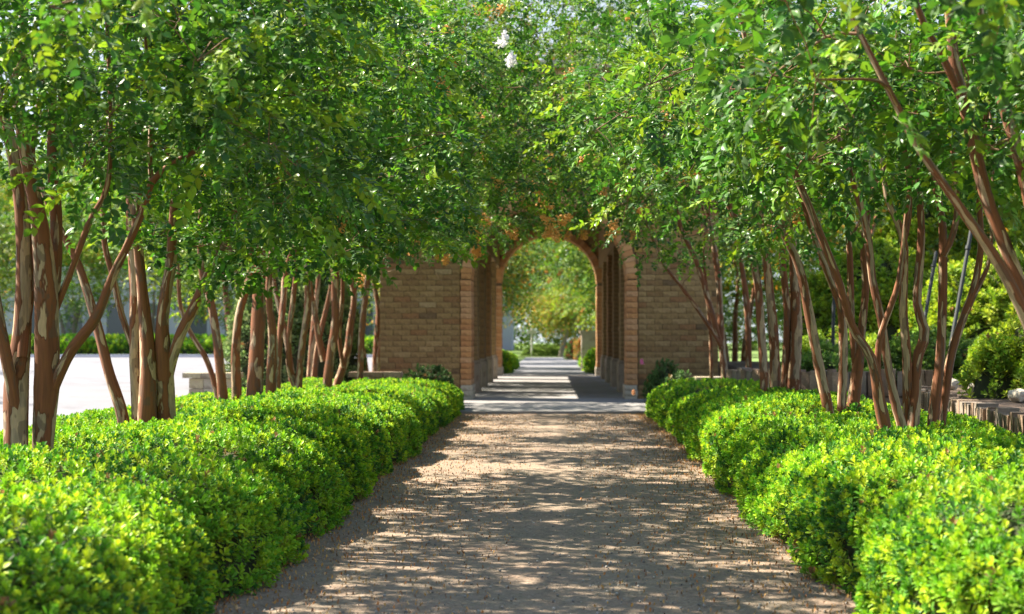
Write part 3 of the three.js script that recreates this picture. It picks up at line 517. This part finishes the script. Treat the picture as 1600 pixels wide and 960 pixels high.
myrtle({ seed: 10, x: 2.6, z: -16, d: 16, clumps: 95, per: 15, group: rowGroup, extra: overhang(1, 16.4).concat([[800, 10], [830, 40], [860, 5], [890, 50], [850, 80], [910, 15], [780, 40], [940, 60], [820, -20], [880, -25]].map(([x, y], k) => at(x, y, 17 + (k % 3) * 0.6).toArray())), flowers: [[...at(780, 76, 14.4).toArray(), 0.9], [...at(797, 106, 14.4).toArray(), 0.9]], seeds: 18, seedsAt: [[1030, 190], [1140, 205], [985, 165], [1225, 120], [1080, 300]], label: 'crape myrtle of tight upright red stems, fourth along the right row', crown: { ...crownR(16), ok: okR }, stems: [
  { p: [[1195, 614, 13], [1190, 520, 13], [1183, 437, 12], [1163, 370, 11], [1140, 320, 10]], dd: -0.3 },
  { p: [[1212, 614, 15], [1209, 520, 14], [1199, 420, 13], [1188, 340, 11]], dd: 0 },
  { p: [[1226, 614, 12], [1230, 487, 11], [1222, 387, 10]], dd: 0.2 },
  { p: [[1240, 614, 18], [1244, 520, 17], [1240, 420, 14], [1237, 320, 12]], dd: 0.1 }] });
myrtle({ seed: 11, x: 2.75, z: -22, d: 22, clumps: 95, per: 15, group: rowGroup, seeds: 24, seedsAt: [[848, 350], [870, 385], [905, 365], [915, 370], [960, 380], [845, 300], [860, 250], [880, 310], [960, 330], [1010, 340], [835, 210], [890, 180], [985, 300], [1030, 260], [940, 160], [830, 380], [850, 390]], label: 'crape myrtle with slender stems fanning left across the right brick wall', extra: [[860, 330], [880, 300], [905, 325], [930, 345], [955, 370], [985, 380], [1010, 400], [1040, 420], [890, 250], [930, 280], [970, 320], [1010, 345], [1060, 380], [1080, 430], [850, 270], [915, 220], [990, 270]].map(([x, y], k) => at(x, y, 20 + (k % 5) * 0.5).toArray()).concat(overhang(3, 21)), crown: { ...crownR(22), x: 2.0, rx: 2.6, ok: okR }, stems: [
  { p: [[1133, 600, 11], [1128, 537, 10], [1123, 437, 9], [1113, 370, 8]], dd: 0 },
  { p: [[1128, 545, 9], [1107, 470, 9], [1090, 413, 8], [1063, 353, 7]], dd: 0, branch: 1 },
  { p: [[1126, 540, 6], [1097, 493, 6], [1060, 443, 5], [1037, 413, 5]], dd: -0.1, branch: 1 },
  { p: [[1112, 600, 6], [1110, 520, 6], [1104, 450, 5]], dd: 0.3 },
  { p: [[1170, 600, 10], [1168, 487, 9], [1160, 420, 8]], dd: 0.3 }], flowers: [] });

// ---------------------------------------------------------------- trees round and beyond the gatehouse
const farCols = [[0.10, 0.22, 0.015], [0.18, 0.29, 0.016], [0.28, 0.36, 0.02], [0.07, 0.17, 0.015]];
const beyond = 'trees beyond the gatehouse';
const farTree = (seed, x, z, h, r, label, o = {}) => myrtle({ seed, x, z, d: -z, clumps: 70, per: 22, shoot: 2.1, spread: 0.75, nStems: 3, rad: 0.09, fork: 1.8, label, name: 'leafy_tree', group: beyond, cols: farCols, crown: { x, z, y0: o.y0 ?? 1.9, y1: h, rx: r, rz: r, ok: o.ok }, ...o });
const okFar = view((px, py) => py < 505);
farTree(31, -3.6, -48, 6.5, 2.8, 'leafy tree left of the path just behind the far arch', { ok: okFar, seeds: 40 });
farTree(32, 3.5, -49, 6.5, 2.8, 'leafy tree right of the path just behind the far arch', { ok: okFar, seeds: 50 });
farTree(33, -3.6, -57, 7, 3.1, 'second leafy tree behind the far arch on the left', { seeds: 45, ok: okFar });
farTree(34, 2.9, -60, 7, 3.1, 'second leafy tree behind the far arch on the right', { seeds: 60, ok: okFar });
farTree(35, 0.62, -92, 4.6, 2.2, 'yellow green tree with a single dark trunk at the end of the far path', { nStems: 1, rad: 0.18, bark: greyBark, y0: 1.45, fork: 1.4, cols: [[0.26, 0.35, 0.02], [0.36, 0.42, 0.03], [0.16, 0.26, 0.02]], group: undefined });
farTree(36, -6.8, -31, 6.4, 2.8, 'tall leafy tree left of the gatehouse', { y0: 2.2 });
farTree(37, 6.2, -30, 8.5, 3.2, 'tall leafy tree right of the gatehouse', { y0: 2.2 });
farTree(38, -4.5, -36, 9, 3, 'tall leafy tree behind the left wall of the gatehouse', { y0: 2.5 });
farTree(39, 5.0, -38, 9, 3, 'tall leafy tree behind the right wall of the gatehouse', { y0: 2.5 });
farTree(41, -4.2, -68, 8, 3.4, 'leafy tree left of the far path, third behind the far arch', { seeds: 10 });
farTree(42, 4.6, -74, 8, 3.4, 'leafy tree right of the far path, third behind the far arch', { seeds: 20 });
farTree(43, -6, -100, 11, 5, 'broad tree left of the lawn at the far end', { shoot: 2.8, spread: 1 });
farTree(44, 5.5, -104, 11, 5, 'broad tree right of the lawn at the far end', { shoot: 2.8, spread: 1 });
farTree(45, -3.4, -51, 14.5, 4.2, 'very tall tree rising behind the left half of the gatehouse', { y0: 4.5, clumps: 90, rad: 0.16, fork: 3.5 });
farTree(46, 4.0, -53, 14.5, 4.2, 'very tall tree rising behind the right half of the gatehouse', { y0: 4.5, clumps: 90, rad: 0.16, fork: 3.5, seeds: 20 });
farTree(40, -3.3, -73, 10, 4.5, 'high leafy tree arching over the far path', { seeds: 30, crown: { x: -0.5, z: -72, y0: 3.0, y1: 9, rx: 4.2, rz: 3.5 } });
farTree(47, -3.3, -56, 16, 4.5, 'tallest tree behind the gatehouse, its crown above the middle of the roof', { clumps: 110, rad: 0.18, fork: 4.5, crown: { x: 0.4, z: -55, y0: 7, y1: 16, rx: 5, rz: 3 } });

// ---------------------------------------------------------------- left: road edge, far hedge, trees, pale building
{
  const kz = -76; const gb = new GB(); gb.box(-70, -5.2, 0.05, 0.36, kz - 0.4, kz); structure('kerb', gb.geo(), new THREE.MeshStandardMaterial({ color: rgb(0.45, 0.46, 0.52), roughness: 0.9 }));
  structure('verge', sheet(-80, -5.2, -130, kz - 0.41, 0.34), grassMat);
  const fh = thing('far_hedge', 'low green hedge on the verge across the road', 'hedge', [0, 0, 0]);
  const rows = []; for (let k = 0; k < 14; k++) rows.push({ x: -6.5 - k * 2.6, z: -80, rx: 1.7, ry: 1.35, rz: 1.2, e: 3.2, seed: 300 + k });
  for (const s of rows) fillShrub(s, rows, 45, fh, hedgeLeaf, { scale: 3.2 });
  const b = thing('pale_building', 'pale blue grey building far behind the trees across the road', 'building', [-24, 0.3, -112]);
  const pale = new THREE.MeshStandardMaterial({ color: rgb(0.33, 0.33, 0.42), roughness: 0.9 }), glass = new THREE.MeshStandardMaterial({ color: rgb(0.05, 0.06, 0.08), roughness: 0.15 });
  const w = new GB(); w.box(-22, 21, 0, 6.2, -8, 0); const wall = w.mesh('wall', pale, b);
  for (let k = 0; k < 13; k++) { const x = -20.4 + k * 3.3, f = new GB(); f.box(x - 0.85, x + 0.85, 0.7, 3.9, 0.002, 0.1); const wf = f.mesh('window', pale, b); const g = new GB(); g.box(x - 0.7, x + 0.7, 0.85, 3.75, 0.06, 0.105); g.mesh('pane', glass, wf); }
  const r = new GB(); r.box(-22.5, 21.5, 6.203, 6.6, -8.5, 0.5); r.mesh('roof', new THREE.MeshStandardMaterial({ color: rgb(0.3, 0.3, 0.33), roughness: 0.9 }), b);
  const across = 'trees on the verge across the road', xs = [[-9, -84, 'behind the stems nearest the gatehouse'], [-14, -86, 'straight above the left bench'], [-19, -85, 'between the bench and the second trunk'], [-24, -87, 'behind the second trunk of the left row'], [-29, -85, 'between the first and second trunks'], [-35, -86, 'seen past the thick red trunks at the left edge']];
  xs.forEach(([x, z, where], k) => farTree(50 + k, x, z, 12, 5.2, 'shade tree across the road, ' + where, { nStems: 3, rad: 0.14, bark: greyBark, fork: 2.2, y0: 2.1, clumps: 95, group: across, shoot: 2.8, spread: 1 }));
  const p = thing('white_post', 'slim white post standing across the road, between the left trunks', 'post', [-22.4, 0.34, -78]);
  const g = new GB(); g.tube([V(0, 0, 0), V(0, 2.9, 0)], [0.12, 0.11], 12); g.mesh('pole', new THREE.MeshStandardMaterial({ color: rgb(0.78, 0.79, 0.82), roughness: 0.5 }), p); const q = new GB(); q.tube([V(0, 0, 0), V(0, 0.25, 0)], [0.2, 0.18], 12); q.mesh('foot', concreteMat, p);
}
{ // distant wood closing the view, one mass
  const R = rng(123), mats = [], cols = [];
  for (let k = 0; k < 34000; k++) { const x = -66 + 124 * R(), hh = 15 + 9 * fbm(x * 0.07, 3, 1), y = Math.pow(R(), 0.8) * hh, z = -138 - 16 * R() + 6 * (fbm(x * 0.1, y * 0.2, 5) - 0.5); mats.push(basis(rdir(R).add(V(0, -0.2, 0.3)), V(0, 1, 0).add(rdir(R)), V(x, y, z), 4.5 + 2.5 * R())); const c = farCols[Math.floor(R() * 3.99)], w = 0.6 + 0.6 * fbm(x * 0.15, y * 0.3, 8) + 0.3 * R(); cols.push(rgb(c[0] * w, c[1] * w, c[2] * w)); }
  instanced('distant_wood', shootsFew[0], treeLeaf, mats, cols, scene).userData.label = 'distant wood closing the view behind road and lawn';
}
// ---------------------------------------------------------------- far end of the path
{
  const p = thing('sign_post', 'thin pale post with a short cross arm at the end of the far path', 'post', [-1.15, 0.05, -93]), m = new THREE.MeshStandardMaterial({ color: rgb(0.55, 0.5, 0.5), roughness: 0.7 });
  const g = new GB(); g.tube([V(0, 0, 0), V(0, 1.9, 0)], [0.07, 0.06], 10); g.mesh('pole', m, p); const a = new GB(); a.box(-0.3, 0.3, 1.5, 1.72, -0.05, 0.05); a.mesh('cross_arm', m, p);
  const bush = (seed, x, z, rx, ry, rz, name, label, category, cols, group) => { const t = thing(name, label, category, [x, 0, z], group); fillShrub({ x, z, rx, ry, rz, e: name === 'rose_bush' ? 1.7 : 2.3, lump: name === 'low_bush' ? 1.3 : 2.2, seed }, [], name === 'rose_bush' ? 150 : 120, t, hedgeLeaf, { scale: name === 'rose_bush' ? 1.6 : 2, cols, name: 'foliage' }); return t; };
  const hg = 'low hedge bushes beside the far path';
  const bz = [[-48.3, 0.95], [-51.2, 0.9], [-55, 0.8], [-59.5, 0.75]];
  const lb = ['nearest of the low bushes left of the far path', 'second low bush left of the far path', 'third low bush left of the far path', 'farthest low bush left of the far path'];
  bz.forEach(([z, h], k) => bush(400 + k, -2.05, z, 0.75, h * 0.82, 1.5, 'low_bush', lb[k] + ', past the arch', 'bush', undefined, hg));
  bz.forEach(([z, h], k) => bush(410 + k, 2.1, z, 0.8, h, 1.5, 'low_bush', lb[k].replace('left', 'right') + ', past the arch', 'bush', undefined, hg));
  bush(420, -0.4, -94, 1.4, 0.75, 1.2, 'round_shrub', 'rounded light green shrub on the lawn at the end of the far path', 'shrub', [[0.2, 0.32, 0.04], [0.25, 0.36, 0.05]]);
  bush(421, 1.5, -80, 0.6, 1.1, 0.6, 'red_flowering_shrub', 'shrub covered in red flowers right of the far path', 'shrub', [[0.45, 0.04, 0.04], [0.12, 0.22, 0.03], [0.1, 0.2, 0.03]]);
  bush(422, 2.0, -78, 0.6, 1.35, 0.6, 'orange_leaved_shrub', 'tall orange leaved shrub behind the red flowers', 'shrub', [[0.5, 0.16, 0.04], [0.4, 0.25, 0.06], [0.15, 0.24, 0.03]]);
  const pl = thing('stone_pillar', 'square pale stone pillar behind the right jamb of the far arch', 'pillar', [1.62, 0, -52.5]); const w = new GB(); w.box(-0.42, 0.42, 0, 1.4, -0.4, 0.4); w.mesh('shaft', limestone, pl); const c = new GB(); c.box(-0.48, 0.48, 1.403, 1.5, -0.46, 0.46); c.mesh('cap', limestone, pl);
  // climbers and weeds against the gatehouse
  bush(430, -5.0, -27.6, 1.3, 3.0, 1.0, 'tall_bush', 'tall pale leaved bush against the left end of the gatehouse', 'bush', [[0.16, 0.26, 0.06], [0.2, 0.3, 0.09], [0.26, 0.34, 0.13]]);
  const rose = (seed, x, z, rx, h, label, fl) => { const t = bush(seed, x, z, rx, h, rx, 'rose_bush', label, 'rose bush', [[0.05, 0.12, 0.03], [0.07, 0.15, 0.035], [0.1, 0.2, 0.05]]); for (const [px, py, d, r, g, b] of fl) { const f = mk('rose', flowerGeo, leafMat({ vertexColors: false, color: rgb(r, g, b), clearcoat: 0 }), t); f.position.copy(at(px, py, d)).sub(t.position); f.scale.setScalar(0.55); } };
  rose(431, 2.15, -25.6, 0.42, 0.75, 'dark rose bush with a pink bloom at the foot of the right jamb', [[1003, 571, 25.3, 0.8, 0.25, 0.5], [990, 619, 25.2, 0.7, 0.4, 0.2]]);
  rose(432, 2.3, -24.4, 0.4, 0.5, 'low dark rose bush between the right jamb and the end of the right hedge', []);
  rose(433, -2.2, -25.2, 0.5, 0.62, 'dark weedy bush at the foot of the left brick wall', []);
}
// ---------------------------------------------------------------- stone benches
function bench(x0, x1, z, h, mats, label) {
  const t = thing('stone_bench', label, 'bench', [(x0 + x1) / 2, 0, z]), R = rng(Math.round(x0 * 100) + 900), w = x1 - x0;
  for (let r = 0; r < 3; r++) { const n = 3; for (let k = 0; k < n; k++) { const a = -w / 2 + 0.1 + (w - 0.2) * k / n, b = a + (w - 0.2) / n - 0.008, y0 = r * (h - 0.09) / 3, s = mk('stone', boxUV(b - a, (h - 0.09) / 3 - 0.008, 0.34), mats[Math.floor(R() * 3.99)], t); s.position.set((a + b) / 2, y0 + (h - 0.09) / 6, (R() - 0.5) * 0.012); } }
  for (let k = 0; k < 3; k++) { const a = -w / 2 + w * k / 3, b = a + w / 3 - 0.007, s = mk('seat_slab', boxUV(b - a, 0.085, 0.46), mats[Math.floor(R() * 3.99)], t); s.position.set((a + b) / 2, h - 0.043, 0); }
}
bench(-6.25, -5.3, -24.2, 0.62, stones, 'olive stone bench left of the path, at the edge of the road');
bench(-3.45, -2.55, -24.4, 0.63, wallStones, 'dark stone bench in front of the left brick wall');
bench(2.5, 3.45, -24.2, 0.55, stones, 'pale topped stone bench in front of the right brick wall');

// ---------------------------------------------------------------- right: retaining walls, bed, shrubs, stakes
function retaining(pts, h, label, seed) {
  const c = new THREE.CatmullRomCurve3(pts), len = c.getLength(), t = thing('retaining_wall', label, 'wall', pts[0].toArray()), R = rng(seed);
  for (const [y0, hc, back] of [[0, h * 0.53, 0], [h * 0.54, h * 0.46, 0.02]]) for (let s = -0.05 * (y0 > 0); s < len;) {
    const w = 0.08 + R() * 0.08, u = clamp((s + w / 2) / len, 0, 1), p = c.getPointAt(u), tan = c.getTangentAt(u), hh = hc * (0.9 + R() * (y0 ? 0.16 : 0.09)), b = mk('stone', boxUV(w - 0.01, hh, 0.17 + R() * 0.04), wallStones[Math.floor(R() * 3.99)], t);
    b.position.copy(p).sub(t.position).add(V((R() - 0.5) * 0.025 + back, y0 + hh / 2, (R() - 0.5) * 0.02)); b.rotation.set((R() - 0.5) * 0.07, Math.atan2(-tan.z, tan.x) + (R() - 0.5) * 0.14, (R() - 0.5) * 0.05); s += w;
  }
}
retaining([V(3.62, 0, -9.4), V(3.66, 0, -10.6), V(3.82, 0, -12.4), V(3.98, 0, -14.0), V(4.25, 0, -15.4), V(4.5, 0, -17.2)], 0.62, 'curved low retaining wall of upright stones at the right edge of the photo', 600);
retaining([V(2.75, 0, -21.2), V(3.4, 0, -20.3), V(4.3, 0, -19.7), V(5.4, 0, -19.4)], 0.76, 'higher retaining wall of upright stones behind the right hand trunks', 601);
structure('planting_bed', sheet(3.4, 26, -34, -8, 0, 120, 60, (x, z) => { const e = z > -14 ? 3.66 + 0.06 * Math.max(0, -10.6 - z) : 4.0 + 0.17 * (-14 - z), near = Math.max(smooth(e, e + 0.25, x), smooth(-20.4, -20.9, z) * smooth(3.3, 3.6, x)), back = smooth(-19.8, -20.6, z) * 0.1; return -0.1 + near * 0.66 + back + smooth(6, 16, x) * 0.5 + near * 0.05 * (fbm(x * 3, z * 3) - 0.5); }), mulchMat);
{
  const shrub = (seed, x, z, y, rx, h, rz, label, cols, sc = 1.6, dens = 190) => { const t = thing('garden_shrub', label, 'shrub', [x, y, z], 'shrubs on the raised bed'); fillShrub({ x, z, rx, ry: h, rz, e: 1.8, lump: 3.2, seed }, [], dens, { position: V(x, 0, z), add: (m) => t.add(m) }, hedgeLeaf, { scale: sc, cols, name: 'foliage' }); return t; };
  const lime = [[0.28, 0.42, 0.02], [0.38, 0.48, 0.022], [0.18, 0.32, 0.018]], mid = [[0.1, 0.2, 0.03], [0.14, 0.26, 0.035], [0.2, 0.32, 0.045]];
  shrub(500, 5.35, -15.2, 0.55, 0.75, 0.95, 0.8, 'lime green shrub on the raised bed at the right edge', lime);
  shrub(501, 6.5, -18.2, 0.55, 1.1, 1.0, 0.9, 'wide lime shrub behind the one at the right edge', lime);
  shrub(502, 5.6, -20.6, 0.6, 0.9, 0.7, 0.7, 'low darker shrub behind the curved retaining wall', mid);
  shrub(503, 4.3, -21.5, 0.62, 0.8, 0.45, 0.6, 'low green shrub on the higher wall behind the middle trunks', mid);
  shrub(504, 5.0, -23.2, 0.62, 1.2, 0.6, 0.8, 'spreading green shrub further back on the higher bed', lime);
  shrub(505, 7.4, -23.5, 0.7, 1.5, 1.9, 1.2, 'big light green shrub beyond the leaning stake', lime, 2.2, 110);
  shrub(506, 9.6, -24, 0.7, 1.7, 2.6, 1.3, 'tall green shrub in the background at the right edge', mid, 2.2, 110);
  shrub(507, 6.2, -27, 0.7, 1.5, 2.4, 1.2, 'tall light green shrub behind the middle trunks of the right row', lime, 2.4, 100);
  shrub(508, 9.0, -30, 0.7, 2.5, 4.4, 1.5, 'high pale green screen of shrubbery in the right background', lime, 2.8, 80);
  shrub(509, 13.5, -30, 0.7, 2.8, 4.8, 1.5, 'high mid green shrubbery beyond the right edge of the view', mid, 2.8, 80);
  farTree(62, -17.5, -27, 7, 3.4, 'shade tree at the near left of the road', { y0: 2.4, group: undefined, per: 13 });
  farTree(63, -25, -46, 8, 4, 'shade tree further along the left of the road', { y0: 2.4, group: undefined, per: 13 });
  farTree(60, 8.5, -35, 8, 3.2, 'leafy tree behind the raised bed on the right', { y0: 2.6, group: undefined, nStems: 3, rad: 0.05 });
  farTree(61, 14, -36, 9, 3.6, 'taller leafy tree in the right background', { y0: 2.4, group: undefined });
  const dark = new THREE.MeshStandardMaterial({ color: rgb(0.02, 0.025, 0.03), roughness: 0.7 });
  const stake = (a, b, label) => { const t = thing('tree_stake', label, 'stake', a.toArray(), 'tree stakes on the raised bed'), g = new GB(), d = b.clone().sub(a); g.tube([V(0, -0.1, 0), d], [0.028, 0.026], 8); g.mesh('rod', dark, t); const k = new GB(); k.tube([d.clone().multiplyScalar(0.82), d.clone().multiplyScalar(0.85)], [0.036, 0.036], 8); k.mesh('collar', dark, t); };
  stake(at(1486, 530, 18.5), at(1518, 360, 18.9), 'dark stake leaning right in front of the light green shrubs');
  stake(at(1301, 545, 21.5), at(1304, 440, 21.5), 'short upright dark stake between the trunks on the right');
  stake(at(1440, 520, 20), at(1463, 395, 20.3), 'dark stake half hidden behind the six stemmed tree');
  const R = rng(71), rock = new THREE.IcosahedronGeometry(1, 2); { const P = rock.attributes.position; for (let k = 0; k < P.count; k++) { const v = V().fromBufferAttribute(P, k), s = 0.7 + 0.6 * noise(v.x * 1.6 + 5, v.y * 1.6 + 5, v.z * 1.6 + 5); P.setXYZ(k, v.x * s, v.y * s * 0.7, v.z * s); } rock.computeVertexNormals(); }
  [[4.75, -14.2, 'between the lime shrub and the curved wall'], [4.9, -16.2, 'behind the curved wall near its bend'], [5.0, -17.6, 'at the far end of the curved wall']].forEach(([x, z, w]) => { const m = mk('rock', rock, limestone); m.position.set(x, 0.62, z); m.scale.setScalar(0.10 + R() * 0.05); m.rotation.y = R() * 6; tag(m, 'pale rock on the mulch ' + w, 'rock', 'rocks on the raised bed'); });
}
// ---------------------------------------------------------------- litter, pebbles
{
  const R = rng(88), gb = new GB(); addLeaf(gb, V(0, 0, 0), V(0, 0.05, -1), V(0, 1, 0), 0.04, 0.02, 'tree', R); const lg = gb.geo(), mats = [], cols = [], pal = [[0.42, 0.17, 0.05], [0.36, 0.2, 0.08], [0.5, 0.28, 0.08], [0.2, 0.11, 0.06], [0.45, 0.3, 0.14]];
  for (let k = 0; k < 22000; k++) {
    const s = R() < 0.5 ? -1 : 1, edge = Math.pow(R(), 3.0) * 1.3, x = s * (1.52 + (R() - 0.5) * 0.2 - edge), z = -4.5 - R() * 17.8, y = 0.022 + 0.012 * R();
    mats.push(basis(V(R() - 0.5, (R() - 0.5) * 0.12, R() - 0.5), V(0, 1, 0).add(rdir(R).multiplyScalar(0.4)), V(x, y, z), 0.22 + 0.4 * R())); const c = pal[Math.floor(R() * 4.99)], w = 0.7 + 0.6 * R(); cols.push(rgb(c[0] * w, c[1] * w, c[2] * w));
  }
  const m = instanced('leaf_litter', lg, dryLeaf, mats, cols, scene); m.userData.label = 'dry brown leaf litter along the path edges';
  const pm = [], pc = [], ico = new THREE.IcosahedronGeometry(1, 1);
  for (let k = 0; k < 3500; k++) { const s = 0.0025 + 0.006 * Math.pow(R(), 3), x = (R() * 2 - 1) * 1.6, z = -4.8 - Math.pow(R(), 1.5) * 14; pm.push(basis(rdir(R), rdir(R), V(x, 0.012 * (1 - (x / 1.75) ** 2) + 0.004, z), s)); const w = 0.14 + 0.25 * R(); pc.push(rgb(w, w * 0.92, w * 0.82)); }
  const g = instanced('gravel', ico, new THREE.MeshStandardMaterial({ color: 0xffffff, roughness: 0.9 }), pm, pc, scene); g.userData.label = 'loose pebbles on the path';
}
renderer.render(scene, camera);
